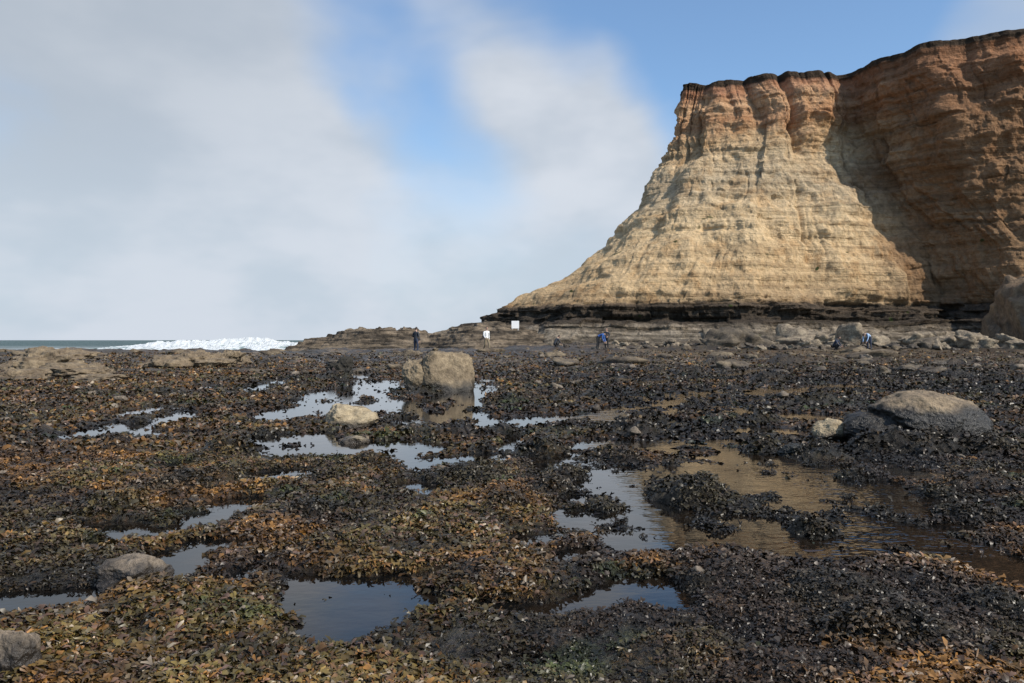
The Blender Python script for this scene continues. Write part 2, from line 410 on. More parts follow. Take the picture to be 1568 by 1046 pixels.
# forked fronds -----------------------------------------------------
def make_weed(N, y0, y1, sz, expo, fork):
    fy = np.exp(rng.uniform(math.log(y0), math.log(y1), N)); fa = rng.uniform(-.82, .82, N)
    fx = fa * (fy + .8)
    fh = ground_h(fx, fy)
    r1 = rng.random(N); r2 = rng.random(N)
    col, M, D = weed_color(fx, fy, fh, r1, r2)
    rw = right_wet(fx, fy)
    clus = noise2(fx * 5, fy * 5, 71) + .5 * noise2(fx * 13, fy * 13, 72)
    raft = fbm2(fx * 1.1, fy * .8, 4, 81)
    inpool = np.zeros(N, bool)
    for (px, py, rx, ry) in PW:
        inpool |= ((fx - px) / rx) ** 2 + ((fy - py) / ry) ** 2 < 1.0
    raftk = (rw > .3) & (fh <= -.004) & (raft > .06 + .24 * inpool)
    keep = (fh > -.006) | ((fh > -.03) & (rng.random(N) < .05)) | raftk
    keep &= (clus > -.28) | (rng.random(N) < .25)
    keep &= rng.random(N) < (1 - .6 * sstep(24, 45, fy))
    fh = np.where(raftk, np.maximum(fh, .0), fh)
    fx, fy, fh, col, M, D, clus, raftk = [q[keep] for q in (fx, fy, fh, col, M, D, clus, raftk)]
    N = len(fx)
    size = (sz * (fy / 4) ** expo) * rng.uniform(.4, 1.7, N) * (1 - .3 * D)
    wid = size * rng.uniform(.05, .14, N)
    yaw = rng.uniform(0, 2 * np.pi, N); pit = rng.uniform(.05, 1.0, N); curl = rng.uniform(.6, 2.4, N)
    pit = np.where(raftk, pit * .25, pit); curl = np.where(raftk, curl * .3, curl)
    bright = rng.uniform(.5, 1.5, N) * (1 + 1.4 * np.clip(clus, -.5, .5))
    TV = 16 if fork else 8
    V = np.zeros((N, TV, 3)); C = np.zeros((N, TV, 3))
    def strip(px, py, pz, yaw, pit, curl, wd, ln, profs, cb, cs, o0):
        roll = rng.uniform(-.8, .8, N); bend = rng.uniform(-.8, .8, N)
        n = len(profs)
        for k in range(n):
            dx, dy = np.cos(yaw + bend * k), np.sin(yaw + bend * k); sx, sy = -dy, dx
            w = wd * profs[k] * rng.uniform(.7, 1.35, N)
            tw = roll + k * rng.uniform(-.5, .5, N)
            for s_, o in ((-1, 0), (1, 1)):
                i = o0 + 2 * k + o
                V[:, i, 0] = px + s_ * sx * w * np.cos(tw); V[:, i, 1] = py + s_ * sy * w * np.cos(tw); V[:, i, 2] = pz + s_ * w * np.sin(tw)
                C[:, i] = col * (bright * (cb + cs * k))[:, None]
            if k < n - 1:
                p = pit - curl * k * .5
                st = ln / (n - 1)
                px = px + dx * np.cos(p) * st; py = py + dy * np.cos(p) * st; pz = pz + np.sin(p) * st
        return px, py, pz
    z0 = fh - .003 + .014 * np.clip(clus, 0, 1)
    base = (np.arange(N) * TV)[:, None]; fl_ = []
    if fork:
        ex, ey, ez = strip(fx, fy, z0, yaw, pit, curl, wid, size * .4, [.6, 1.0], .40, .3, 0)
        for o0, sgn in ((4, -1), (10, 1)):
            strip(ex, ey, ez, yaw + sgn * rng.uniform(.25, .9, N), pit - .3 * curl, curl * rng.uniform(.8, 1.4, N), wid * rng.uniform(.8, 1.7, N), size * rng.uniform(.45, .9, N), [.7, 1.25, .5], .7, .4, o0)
        parts = ((0, 1), (4, 2), (10, 2))
    else:
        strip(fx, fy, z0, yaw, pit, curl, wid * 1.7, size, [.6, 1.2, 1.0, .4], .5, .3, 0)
        parts = ((0, 3),)
    for o0, n in parts:
        for k in range(n):
            a = o0 + 2 * k
            fl_.append(np.concatenate([base + a, base + a + 1, base + a + 3, base + a + 2], 1)[:, None])
    fc = np.concatenate(fl_, 1).reshape(-1, 4)
    return V.reshape(-1, 3), fc, C.reshape(-1, 3)
Va, Fa, Ca = make_weed(330000, 1.9, 7.5, .034, .3, True)
Vb, Fb, Cb = make_weed(290000, 7.5, 55, .041, .55, False)
mesh_from("seaweed", np.concatenate([Va, Vb]), np.concatenate([Fa, Fb + len(Va)]), mat_weed(), True, np.concatenate([Ca, Cb]))

# ------------------------------------------------------------------ rocks
def ico(sub):
    import bmesh
    bm = bmesh.new(); bmesh.ops.create_icosphere(bm, subdivisions=sub, radius=1)
    v = np.array([x.co[:] for x in bm.verts]); f = np.array([[a.index for a in q.verts] for q in bm.faces]); bm.free()
    return v, f
ICO5 = ico(6); ICO3 = ico(3); ICO4 = ico(4)
def rock_verts(base, sx, sy, sz, seed, amp=.3, box=.0, terr=0.0, facets=7, fd=.78):
    v = base.copy()
    if box > 0:
        p = np.abs(v) ** (1 - box * .5) * np.sign(v); v = v * (1 - box) + p * box * 1.15
    off = seed * 7.31
    lr = np.random.default_rng(seed + 1000)
    for _ in range(facets):
        n = lr.normal(size=3); n /= np.linalg.norm(n); dd = lr.uniform(fd - .12, fd + .15)
        e = v @ n - dd
        v = v - np.where(e > 0, e * .88, 0)[:, None] * n
    d = 1 + amp * fbm3(v[:, 0] * 1.3 + off, v[:, 1] * 1.3, v[:, 2] * 1.3, 5, seed) * 1.3
    v = v * d[:, None]
    v = v * (1 + .07 * fbm3(v[:, 0] * 6 + off, v[:, 1] * 6, v[:, 2] * 9, 4, seed + 5))[:, None]
    if terr > 0:
        q = v[:, 2] * 4 + .8 * fbm3(v[:, 0] * 2, v[:, 1] * 2, v[:, 2], 3, seed + 3)
        fl = np.floor(q); fr = q - fl
        v[:, 2] += terr * ((fl + fr ** 4) - q) / 4
    return v * np.array([sx, sy, sz])
def boulder(name, u, vb, w, h, mat, seed, depth=.9, amp=.28, box=.3, sink=.25, rot=0, terr=0, facets=6):
    x, y = g(u, vb)
    s = y / F
    sx = w * s / 2; sy = sx * depth; H = h * s
    v = rock_verts(ICO5[0], sx, sy, H / 2 * (1 + sink), seed, amp, box, terr, facets)
    v[:, 0] *= sx * 2 / (v[:, 0].max() - v[:, 0].min())
    c, sn = math.cos(rot), math.sin(rot)
    v = np.stack([v[:, 0] * c - v[:, 1] * sn, v[:, 0] * sn + v[:, 1] * c, v[:, 2]], 1)
    v[:, 2] += H - v[:, 2].max()
    ob = mesh_from(name, v, ICO5[1], mat, True, None, 3)
    ob.location = (x, y + sy * .8, 0)
    return ob
rk_tan = mat_rock("boulder_rock", (.30, .23, .145), (.18, .135, .085), (.02, .016, .011), .08, .26)
rk_dome = mat_rock("dome_rock", (.28, .21, .135), (.18, .135, .09), (.012, .010, .008), .34, .44)
rk_flat = mat_rock("flat_rock", (.42, .34, .22), (.29, .225, .14), (.03, .022, .014), .03, .12)
rk_small = mat_rock("foreground_rock", (.28, .22, .16), (.10, .08, .06), (.022, .017, .013), .08, .15, 4)
rk_dark = mat_rock("dark_rock", (.035, .03, .022), (.02, .017, .012), (.01, .01, .008), .1, .3)
boulder("boulder", 684, 600, 84, 63, rk_tan, 6, .8, .16, .9, .3, 0, 0, 2)
boulder("boulder", 640, 600, 58, 50, rk_tan, 12, .8, .25, .8, .3, .2, 0, 4)
boulder("flat_rock", 527, 655, 92, 34, rk_flat, 5, .9, .25, .4, .6)
boulder("flat_rock", 540, 680, 45, 10, rk_flat, 9, .9, .25, .4, .6)
boulder("boulder", 1275, 676, 60, 34, rk_flat, 8, .8, .3, .3)
boulder("domed_boulder", 1445, 684, 195, 84, rk_dome, 21, .6, .18, .2, .35, 0, 0, 3)
boulder("domed_boulder", 1365, 682, 120, 48, rk_dome, 24, .8, .25, .2, .3, 0, 0, 3)
boulder("foreground_rock", 190, 912, 110, 50, rk_small, 14, .8, .3, .4, .2)
boulder("foreground_rock", 5, 1055, 80, 85, rk_small, 16, .9, .3, .3, .2)
boulder("foreground_rock", 1372, 945, 60, 34, rk_small, 17, .9, .5, .3, .2)
boulder("foreground_rock", 1325, 950, 45, 34, rk_small, 19, .9, .5, .3, .2)
boulder("dark_rock", 520, 580, 44, 34, rk_dark, 18, .8, .6, .4)
boulder("dark_rock", 1215, 700, 40, 20, rk_dark, 28, .8, .5, .4)
slab = mat_rock("slab_rock", (.25, .19, .12), (.15, .11, .07), (.04, .028, .018), .0, .16)
for i, (u, v, w, h, s) in enumerate([(30, 572, 130, 40, 31), (95, 580, 140, 24, 32), (130, 588, 100, 14, 38), (10, 585, 90, 22, 33), (290, 566, 120, 30, 34), (240, 566, 100, 22, 35), (335, 562, 60, 26, 36), (372, 560, 30, 14, 37), (55, 556, 120, 26, 40)]):
    boulder("rock_slab", u, v, w, h, slab, s, .9, .6, .5, .4, 0, 1.0, 9)

def rock_mass(name, items, mat, base, amp=.5):
    VV, FF = [], []; o = 0
    for (x, y, z, sx, sy, sz, sd) in items:
        v = rock_verts(base[0], sx, sy, sz, sd, amp, .4, 0, 9, .68)
        a = (sd * 1.7) % 6.28; c, s = math.cos(a), math.sin(a)
        v = np.stack([v[:, 0] * c - v[:, 1] * s + x, v[:, 0] * s + v[:, 1] * c + y, v[:, 2] + z], 1)
        VV.append(v); FF.append(base[1] + o); o += len(v)
    return mesh_from(name, np.concatenate(VV), np.concatenate(FF), mat, True, None, 3)
it = []
n = 620
sy_ = np.exp(rng.uniform(math.log(3), math.log(50), n)); sx_ = rng.uniform(-.75, .75, n) * sy_
sh_ = ground_h(sx_, sy_)
for i in range(n):
    if sh_[i] < .0: continue
    r = .013 * (sy_[i] / 5) ** .9 * rng.pareto(2.8) + .010 * (sy_[i] / 4) ** .8
    r = min(r, .035 * sy_[i] ** .6)
    it.append((sx_[i], sy_[i], sh_[i] + r * .3, r, r * .8, r * .55, i + 50))
st_mat = mat_rock("stone_rock", (.26, .21, .16), (.10, .08, .06), (.03, .022, .016), -.02, .08, 3)
rock_mass("scattered_stones", it, st_mat, ICO3, .7)
it = []
for (u, v, w, h) in [(1352, 573, 22, 12), (1052, 545, 30, 14), (912, 628, 16, 10), (790, 612, 14, 8), (1150, 553, 30, 10), (1205, 553, 40, 14), (772, 735, 22, 9), (1110, 565, 30, 10), (430, 543, 30, 8), (1245, 550, 24, 10), (700, 545, 30, 8), (1320, 560, 24, 8), (850, 548, 40, 8), (590, 548, 30, 6)]:
    x, y = g(u, v); s = y / F
    it.append((x, y, h * s * .35, w * s / 2, w * s / 2.4, h * s * .65, int(u)))
for i in range(420):
    y = rng.uniform(26, 63); x = rng.uniform(-.68, .68) * y
    z = float(ground_h(np.array([x]), np.array([y]))[0])
    r = min(.10 + .07 * rng.pareto(2.0), .55)
    it.append((x, y, z, r * rng.uniform(1.2, 2.4), r * 1.2, r * rng.uniform(.35, .7), i + 2000))
shelf_m = mat_rock("shelf_rock", (.20, .155, .10), (.085, .062, .04), (.03, .022, .015), .0, .35, .8)
rock_mass("scattered_rocks", it, shelf_m, ICO3, .7)

# ------------------------------------------------------------------ cliff headland
LV = {
 5:  [(22,150),(0,112),(-1.8,100),(6,88),(25,84),(49.2,91),(53.5,81),(66,76),(100,76)],
 8:  [(27,150),(8,114),(4.3,102),(10.5,90),(26,86),(49.2,92.5),(53.4,83),(65.4,78),(100,78)],
 12: [(32,150),(14,117),(9.7,105),(15.5,93),(27.2,89),(48.8,94.5),(53.1,85),(64.6,80),(100,80)],
 15: [(35,150),(17,119),(13.2,106),(18.5,95),(28,91),(47.8,96),(53.0,87),(64,82),(100,82)],
 17: [(36,150),(19,120),(14.4,106.8),(19.5,96.6),(28.8,92.6),(47.3,97.2),(52.6,88),(63.2,83),(100,83.2)],
 20: [(38,150),(22,121),(17.3,108),(21.4,99),(30,95),(46.5,99),(52.0,89.5),(62,84.5),(100,85)],
 22: [(39,150),(23,121.5),(18.0,108.4),(22.4,100.4),(30.6,96.4),(45.9,100.2),(51.6,90),(61.4,85.5),(100,86)],
 25: [(40,150),(25,122),(20.7,109),(24,102.5),(31.5,98.5),(44.9,102),(51.0,91),(60.5,87),(100,88)],
 30: [(42,150),(27,123),(22.6,110),(26,106),(33,102.5),(43.9,104),(49.8,93),(59,89),(100,90)],
 36: [(43,150),(28,124),(23.7,110.3),(27.5,109),(34,106.5),(43.6,105.5),(48.6,94.8),(58.5,90.5),(100,86)],
}
b5 = np.array(LV[5], float)
outd = np.array([(-1,0),(-1.5,-.2),(-1.25,-.7),(-.3,-1),(0,-1),(-.1,-1),(-.3,-1),(0,-1),(0,-1)], float)
rows = {5.0: b5, 4.7: b5 + outd * .5, 3.2: b5 + outd * 1.1, 2.9: b5 + outd * 3.0, 2.0: b5 + outd * 4.5, 1.0: b5 + outd * 7.5, -.6: b5 + outd * 11}
for k, v in LV.items():
    if k != 5: rows[float(k)] = np.array(v, float)
zs = sorted(rows); R = np.stack([rows[z] for z in zs])
NS, NTt = 1250, 430
sk = np.array([0, .08, .16, .28, .48, .68, .80, .92, 1.0])
sv = np.linspace(0, 1, NS)
zrow = np.concatenate([np.linspace(-.6, 5.2, 110), np.linspace(5.25, 36, NTt - 110)])
Rs = np.stack([np.stack([np.interp(sv, sk, R[l, :, c]) for c in range(2)], -1) for l in range(len(zs))])
kern = np.exp(-np.linspace(-2, 2, 31) ** 2); kern /= kern.sum()
for l in range(len(zs)):
    for c in range(2):
        q = np.pad(Rs[l, :, c], 15, mode='edge'); Rs[l, :, c] = np.convolve(q, kern, 'valid')
P = np.zeros((NTt, NS, 3))
for c in range(2):
    for i in range(NS): P[:, i, c] = np.interp(zrow, zs, Rs[:, i, c])
P[:, :, 2] = zrow[:, None]
ds = np.gradient(P, axis=1); dt = np.gradient(P, axis=0)
nrm = np.cross(ds, dt); nrm /= np.linalg.norm(nrm, axis=-1, keepdims=True) + 1e-9
if nrm[200, NS // 2, 1] > 0: nrm = -nrm
nh = nrm.copy(); nh[..., 2] *= .3
arc = np.concatenate([[0], np.cumsum(np.linalg.norm(np.diff(P[200, :, :2], axis=0), axis=1))])
A = np.repeat(arc[None, :], NTt, 0); Z = P[..., 2]
up = sstep(4.8, 6.5, Z)
x3, y3 = P[..., 0], P[..., 1]
Ax = A + .45 * (x3 - x3[200:201])
Aw = Ax + 4.0 * fbm2(A * .07, Z * .10, 4, 61) + .10 * (Z - 20) + .6 * noise2(A * .5, Z * .5, 59)
gate = sstep(-.1, .2, fbm2(A * .06, Z * .06, 3, 60) + .08)
g1 = 1 - np.clip(np.abs(noise2(Aw * .13, Z * .025, 62)) * 6, 0, 1)
g2 = 1 - np.clip(np.abs(noise2(Aw * .33 + 5, Z * .06, 64)) * 5, 0, 1)
g3 = 1 - np.clip(np.abs(noise2(Aw * .9, Z * .2, 66)) * 4, 0, 1)
d = up * (-2.3 * g1 ** 1.3 * (.3 + .7 * gate) - .85 * g2 ** 1.2 * (.10 + .90 * sstep(-.1, .25, noise2(A * .15, Z * .18, 65))) - .22 * g3)
d += up * 2.2 * fbm3(x3 * .10, y3 * .10, Z * .12, 3, 67) + .8 * up
zb_ = Z + 1.8 * noise2(A * .06, Z * .12, 70) + .03 * A + .4 * noise2(A * .4, Z * .4, 58)
brk = .5 + .5 * sstep(-.2, .25, fbm2(A * .12, Z * .15, 3, 57))
str1 = noise2(zb_ * .9, A * .07, 68); str2 = noise2(zb_ * 2.4, A * .12, 69)
ld = zb_ / 2.3; fr = ld - np.floor(ld)
d += up * brk * (.80 * str1 + .42 * str2 + .35 * (fr ** 3) * (cell2(ld, A * 0, 85) + .6))
bx = cell2(Aw / 2.2 + .5 * np.floor(zb_ / 1.5), zb_ / 1.5, 86)
bx2 = cell2(Aw / .9 + .37 * np.floor(zb_ / .7), zb_ / .7, 87)
d += up * (.38 * bx * sstep(0, .3, noise2(A * .12, Z * .12, 88) + .1) + .15 * bx2)
d += (1 - up) * (1.0 * noise2(Z * 1.7 + .5 * noise2(A * .1, Z, 74), A * .06, 75) + .7 * str2 + 2.6 * fbm2(A * .14, Z * .1, 4, 76) + 1.1 * cell2(Aw / 2.6 + .5 * np.floor(Z / .7), Z / .7, 89) + .6 * bx2)
d += .95 * fbm3(x3 * .5, y3 * .5, Z * .5, 5, 73)
d += .3 * sstep(29.6, 30.2, Z + 2.5 * fbm2(A * .1, Z * 0, 3, 77)) * sstep(36, 33, Z)
d += .12 * sstep(35.2, 35.5, Z)
d *= 1 - .35 * sstep(32, 35, Z)
P2 = P + nh * d[..., None]
P2[..., 2] += .35 * up * fbm2(A * .5, Z * .5, 3, 78) * sstep(36, 34, Z)
ztop = sstep(34.5, 36, Z) * (.5 * fbm2(A * .12, A * 0, 4, 79) + .12 * noise2(A * .9, A * 0, 80) + .3)
P2[..., 2] += ztop
top = P2[-1]; extra = []
cen = np.array([80, 170, 37.5])
for f_, dz in ((.01, .15), (.05, .3), (.3, 0), (1.0, 0)):
    r = top * (1 - f_) + cen * f_; r = r.copy(); r[:, 2] += dz; extra.append(r)
PA = np.concatenate([P2, np.stack(extra)], 0)
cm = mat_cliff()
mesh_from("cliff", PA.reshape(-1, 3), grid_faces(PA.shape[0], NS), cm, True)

v = rock_verts(ICO5[0], 5.2, 5.5, 7.2, 90, .35, .5, .3, 4)
ob = mesh_from("rock_outcrop", v, ICO5[1], mat_rock("outcrop_rock", (.24, .165, .095), (.15, .10, .062), (.05, .038, .027), .5, 3.5, .25), True, None, 3); ob.location = (47.8, 70, .6)

# reef ledges running out from the headland
reef_m, t, b = new_mat("reef_rock"); pos = geo_pos(t)
n1 = t.noise(pos, .8, 5, .7); lb = t.noise(t.mapping(pos, (.2, .2, 2.8)), 1.0, 5, .7)
sp_ = t.node('ShaderNodeSeparateXYZ'); t.put(sp_.inputs[0], t.node('ShaderNodeNewGeometry').outputs['Normal'])
c = t.mix(t.mr(lb, .42, .58), (.18, .14, .10), (.05, .04, .03))
c = t.mix(t.mr(sp_.outputs[2], .85, .98, 0, .6), c, (.16, .12, .075))
c = t.mix(1.0, c, t.ramp(n1, [(.35, (.35, .35, .35)), (.65, (1.4, 1.4, 1.4))]), 'MULTIPLY')
t.put(b.inputs['Base Color'], c); b.inputs['Roughness'].default_value = .9; b.inputs['Specular IOR Level'].default_value = .2
t.put(b.inputs['Normal'], t.bump(t.math('ADD', n1, lb), 1.0, .35))
nx, ny = 640, 460
xs = np.linspace(-30, 8, nx); ys = np.linspace(60, 108, ny)
XR, YR = np.meshgrid(xs, ys)
crest = np.interp(XR + 1.2 * fbm2(XR * .3, YR * .2, 3, 91), [-26, -24, -23, -19, -17, -12, -9.3, -6, -3.8, -.3, 4.6, 8], [-1, .2, 1.0, 1.5, 2.0, 2.1, 1.6, 1.9, 2.5, 2.5, 1.4, -.3])
crest = crest + .5 * fbm2(XR * .5, YR * .1, 4, 96)
front = np.interp(XR, [-30, -20, -5, 5, 14], [76, 72, 68, 70, 72])
prof = np.clip((YR - front + 5 * fbm2(XR * .2, YR * .2, 4, 92)) / 15, 0, 1)
back = sstep(106, 98, YR)
H = (crest + .9) * prof * back - .7 + (.7 * fbm2(XR * .35, YR * .3, 4, 93)) * prof
q = H / .42 + .5 * fbm2(XR * .2, YR * .2, 3, 94); fl = np.floor(q); fr = q - fl
H = .42 * (fl + fr ** 7 * .9 + fr * .1) - .2 * fbm2(XR * .2, YR * .2, 3, 94) + .15 * fbm2(XR * 1.0, YR * 1.0, 4, 95) + .16 * cell2(XR / 1.3 + .3 * YR, YR / 1.7, 97) * prof
mesh_from("rock_reef", np.stack([XR, YR, H], -1).reshape(-1, 3), grid_faces(ny, nx), reef_m, True)

# fallen blocks at the cliff foot
it = []
for i in range(480):
    u_ = rng.normal(.40, .17)
    if not (.02 < u_ < .72): continue
    y = rng.uniform(58, 71); x = u_ * y
    r = .16 + .17 * rng.pareto(2.2); r = min(r, 1.1)
    if noise2(np.array([x * .15]), np.array([y * .3]), 99)[0] < -.2: continue
    z = float(ground_h(np.array([x]), np.array([y]))[0])
    it.append((x, y, z + r * .25, r * rng.uniform(1, 1.7), r, r * rng.uniform(.5, .9), i))
for (u_, y, r) in [(1215, 65, 1.3), (1190, 66, .9), (1300, 65, 1.6), (1270, 65, 1.0), (1490, 60, 1.2), (1240, 62, .8), (1345, 62, .9), (1400, 64, 1.1), (1440, 63, .9), (1540, 62, .9), (1110, 66, .8), (1030, 66, .7)]:
    it.append(((u_ - 784) / F * y, y, .45 + r * .35, r * 1.3, r, r * .8, int(u_)))
half = len(it) // 2
rock_mass("fallen_rocks", it[half:], mat_rock("rubble_rock", (.34, .275, .19), (.16, .125, .09), (.04, .03, .022), .2, .8, .8), ICO4, .8)
rock_mass("fallen_rocks", it[:half], mat_rock("dark_rubble_rock", (.14, .11, .075), (.07, .055, .04), (.03, .022, .016), .2, .9, .8), ICO4, .8)
xs = np.linspace(33, 75, 120); ys = np.linspace(60, 84, 60); XS, YS = np.meshgrid(xs, ys)
HS = .15 + .75 * sstep(60, 72, YS + 2 * noise2(XS * .2, YS * .2, 3)) + .15 * fbm2(XS * .6, YS * .6, 3, 4) - 1.2 * sstep(40, 33, XS)
ms, t, b = new_mat("beach_sand"); n = t.noise(geo_pos(t), 2.5, 5, .7)
t.put(b.inputs['Base Color'], t.mix(t.mr(n, .4, .6), (.20, .165, .125), (.50, .45, .38))); b.inputs['Roughness'].default_value = .95
mesh_from("beach_sand", np.stack([XS, YS, HS], -1).reshape(-1, 3), grid_faces(60, 120), ms, True)

# ------------------------------------------------------------------ sea and surf
mesh_from("sea", [(-9000, 50, -.55), (9000, 50, -.55), (9000, 12000, -.55), (-9000, 12000, -.55)], [(0, 1, 2, 3)], mat_sea(), False)
mf, t, b = new_mat("surf_foam"); pos = geo_pos(t)
fn = t.noise(t.mapping(pos, (.45, .6, 2.2)), 1.0, 5, .75)
sep = t.node('ShaderNodeSeparateXYZ'); t.put(sep.inputs[0], pos)
t.put(b.inputs['Base Color'], t.mix(t.mr(t.math('ADD', fn, t.math('MULTIPLY', sep.outputs[2], .12)), .38, .52), (.15, .24, .24), (.70, .73, .74)))
b.inputs['Roughness'].default_value = .85
t.put(b.inputs['Normal'], t.bump(fn, 1.0, .8))
def breaker(x0, x1, yc, hh, seed):
    nx, ny = 800, 60
    xs = np.linspace(x0, x1, nx); ys = np.linspace(-7, 9, ny); XS, YS = np.meshgrid(xs, ys)
    env = np.clip(.78 + .5 * fbm2(XS * .08, XS * 0, 4, seed), .05, 1.05) * sstep(x0, x0 + 14, XS) * sstep(x1, x1 - 5, XS)
    p = np.where(YS < 0, sstep(-5, 0, YS), sstep(9, 0, YS))
    H = hh * env * p + .5 * p * env * np.abs(fbm2(XS * .9, YS * .6, 5, seed + 1)) - .08 + .15 * fbm2(XS * 3, YS * 3, 3, seed + 2) * p
    Y2 = YS + yc + 4 * fbm2(XS * .03, XS * 0, 3, seed + 4)
    return mesh_from("surf_wave", np.stack([XS, Y2, H - .6], -1).reshape(-1, 3), grid_faces(ny, nx), mf, True)
breaker(-50, -18, 88, 1.7, 101)
breaker(-58, -22, 104, 1.8, 107)
breaker(-84, -30, 150, 1.4, 113)
breaker(-48, -20, 79, .8, 119)

# ------------------------------------------------------------------ people
skinm = simple("skin", (.45, .28, .2), .6); hairm = simple("hair", (.03, .02, .015), .7); eyem = simple("eyes", (.02, .015, .01), .3); shoem = simple("shoes", (.03, .03, .03), .7)
def person(name, loc, face, height, pose, shirt, pants, hair=hairm):
    S = height / 1.70
    J = dict(pelvis=(0,0,.93), waist=(0,0,1.08), chest=(0,0,1.28), neck=(0,0,1.45), head=(0,-.02,1.56))
    def side(s, sh, el, wr, hp, kn, an, to):
        n = 'L' if s > 0 else 'R'
        for k, p in zip(('sh','el','wr','hp','kn','an','to'), (sh, el, wr, hp, kn, an, to)): J[k + n] = (p[0] * s, p[1], p[2])
    if pose == 'stand':
        side(1,(.18,0,1.39),(.25,.02,1.12),(.2,-.2,1.05),(.1,0,.88),(.12,-.03,.5),(.12,.03,.09),(.14,-.15,.035))
        side(-1,(.18,0,1.39),(.24,.02,1.12),(.24,-.07,.86),(.1,0,.88),(.13,-.01,.5),(.14,.05,.09),(.17,-.13,.035))
    elif pose == 'walk':
        side(1,(.18,-.02,1.39),(.24,.1,1.14),(.24,.06,.88),(.09,0,.88),(.1,-.2,.52),(.1,-.28,.1),(.11,-.45,.06))
        side(-1,(.18,.02,1.39),(.24,-.05,1.13),(.22,-.24,.95),(.09,0,.88),(.1,.02,.48),(.1,.3,.14),(.1,.14,.035))
    elif pose == 'bend':
        J.update(waist=(0,-.1,1.03), chest=(0,-.27,1.10), neck=(0,-.43,1.12), head=(0,-.55,1.08))
        side(1,(.17,-.38,1.10),(.2,-.4,.83),(.16,-.5,.6),(.1,.02,.88),(.13,-.02,.49),(.13,.05,.09),(.15,-.13,.035))
        side(-1,(.17,-.38,1.10),(.2,-.36,.83),(.15,-.48,.58),(.1,.02,.88),(.13,.02,.49),(.14,.09,.09),(.16,-.09,.035))
    else:
        J.update(pelvis=(0,.14,.36), waist=(0,.06,.5), chest=(0,-.08,.68), neck=(0,-.17,.84), head=(0,-.25,.93))
        side(1,(.18,-.14,.79),(.21,-.25,.54),(.1,-.45,.42),(.11,.12,.34),(.17,-.26,.50),(.14,.02,.1),(.17,-.16,.035))
        side(-1,(.18,-.14,.79),(.21,-.25,.54),(.1,-.45,.38),(.11,.12,.34),(.17,-.26,.50),(.14,.02,.1),(.17,-.16,.035))
    rad = dict(pelvis=(.15,.11), waist=(.13,.10), chest=(.16,.115), neck=(.06,.06), head=(.05,.05), sh=(.07,.07), el=(.048,.048), wr=(.03,.03), hp=(.1,.1), kn=(.065,.065), an=(.045,.045), to=(.038,.038))
    bones = [('pelvis','waist','s'),('waist','chest','s'),('chest','neck','s'),('neck','head','k')]
    for n in 'LR':
        bones += [('chest','sh'+n,'s'),('sh'+n,'el'+n,'s'),('el'+n,'wr'+n,'s'),('pelvis','hp'+n,'p'),('hp'+n,'kn'+n,'p'),('kn'+n,'an'+n,'p'),('an'+n,'to'+n,'f')]
        w = np.array(J['wr'+n]); e = np.array(J['el'+n]); dr = (w - e) / np.linalg.norm(w - e)
        sd = 1 if n == 'L' else -1
        J['pa'+n] = tuple(w + dr * .06); rad['pa'+n] = (.032, .02)
        bones.append(('wr'+n, 'pa'+n, 'k'))
        lat = np.cross(dr, (1, 0, 0)); lat /= np.linalg.norm(lat) + 1e-9
        for i, (o, ln) in enumerate(((-.027,.07),(-.009,.085),(.009,.08),(.027,.06))):
            a = 'f%d%s' % (i, n); J[a] = tuple(w + dr * .075 + lat * o); J[a+'e'] = tuple(w + dr * (.075 + ln) + lat * o * 1.3 + np.array((-sd * .02, 0, 0)))
            rad[a] = (.01, .01); rad[a+'e'] = (.008, .008); bones += [('pa'+n, a, 'k'), (a, a+'e', 'k')]
        a = 'th'+n; J[a] = tuple(w + dr * .07 + lat * -.05); rad[a] = (.01, .01); bones.append(('wr'+n, a, 'k'))
    names = list(J); me = bpy.data.meshes.new(name)
    me.from_pydata([tuple(S * c for c in J[n]) for n in names], [(names.index(a), names.index(b)) for a, b, _ in bones], [])
    ob = bpy.data.objects.new(name, me); scene.collection.objects.link(ob)
    bpy.context.view_layer.objects.active = ob
    md = ob.modifiers.new("skin", 'SKIN'); md.use_smooth_shade = True
    for i, n in enumerate(names):
        r = rad.get(n) or rad.get(n[:-1])
        me.skin_vertices[0].data[i].radius = (r[0] * S, r[1] * S)
        me.skin_vertices[0].data[i].use_root = (n == 'pelvis')
    ob.modifiers.new("sub", 'SUBSURF').levels = 1
    dg = bpy.context.evaluated_depsgraph_get()
    m2 = bpy.data.meshes.new_from_object(ob.evaluated_get(dg))
    ob.modifiers.clear(); ob.data = m2; m2.materials.clear()
    for m in (shirt, pants, skinm, shoem): m2.materials.append(m)
    segA = np.array([J[a] for a, b, _ in bones]) * S; segB = np.array([J[b] for a, b, _ in bones]) * S; lab = [dict(s=0, p=1, k=2, f=3)[c] for _, _, c in bones]
    for p in m2.polygons:
        c = np.array(p.center); ab = segB - segA
        tt = np.clip(((c - segA) * ab).sum(1) / (ab ** 2).sum(1), 0, 1)
        p.material_index = lab[int(np.argmin(np.linalg.norm(segA + ab * tt[:, None] - c, axis=1)))]
        p.use_smooth = True
    hd = np.array(J['head']) * S; nk = np.array(J['neck']) * S; upv = Vector(hd - nk).normalized()
    hv, hf = ICO3; hv = hv.copy()
    q = hv * np.array([.075, .092, .115])
    q[:, 0] *= 1 - .25 * sstep(0, -.11, q[:, 2])
    q[:, 1] -= .028 * np.exp(-((q[:, 0] / .016) ** 2 + ((q[:, 2] + .015) / .03) ** 2)) * (hv[:, 1] < 0)
    for sx_ in (-.03, .03): q[:, 1] += .012 * np.exp(-(((q[:, 0] - sx_) / .015) ** 2 + ((q[:, 2] - .01) / .015) ** 2)) * (hv[:, 1] < 0)
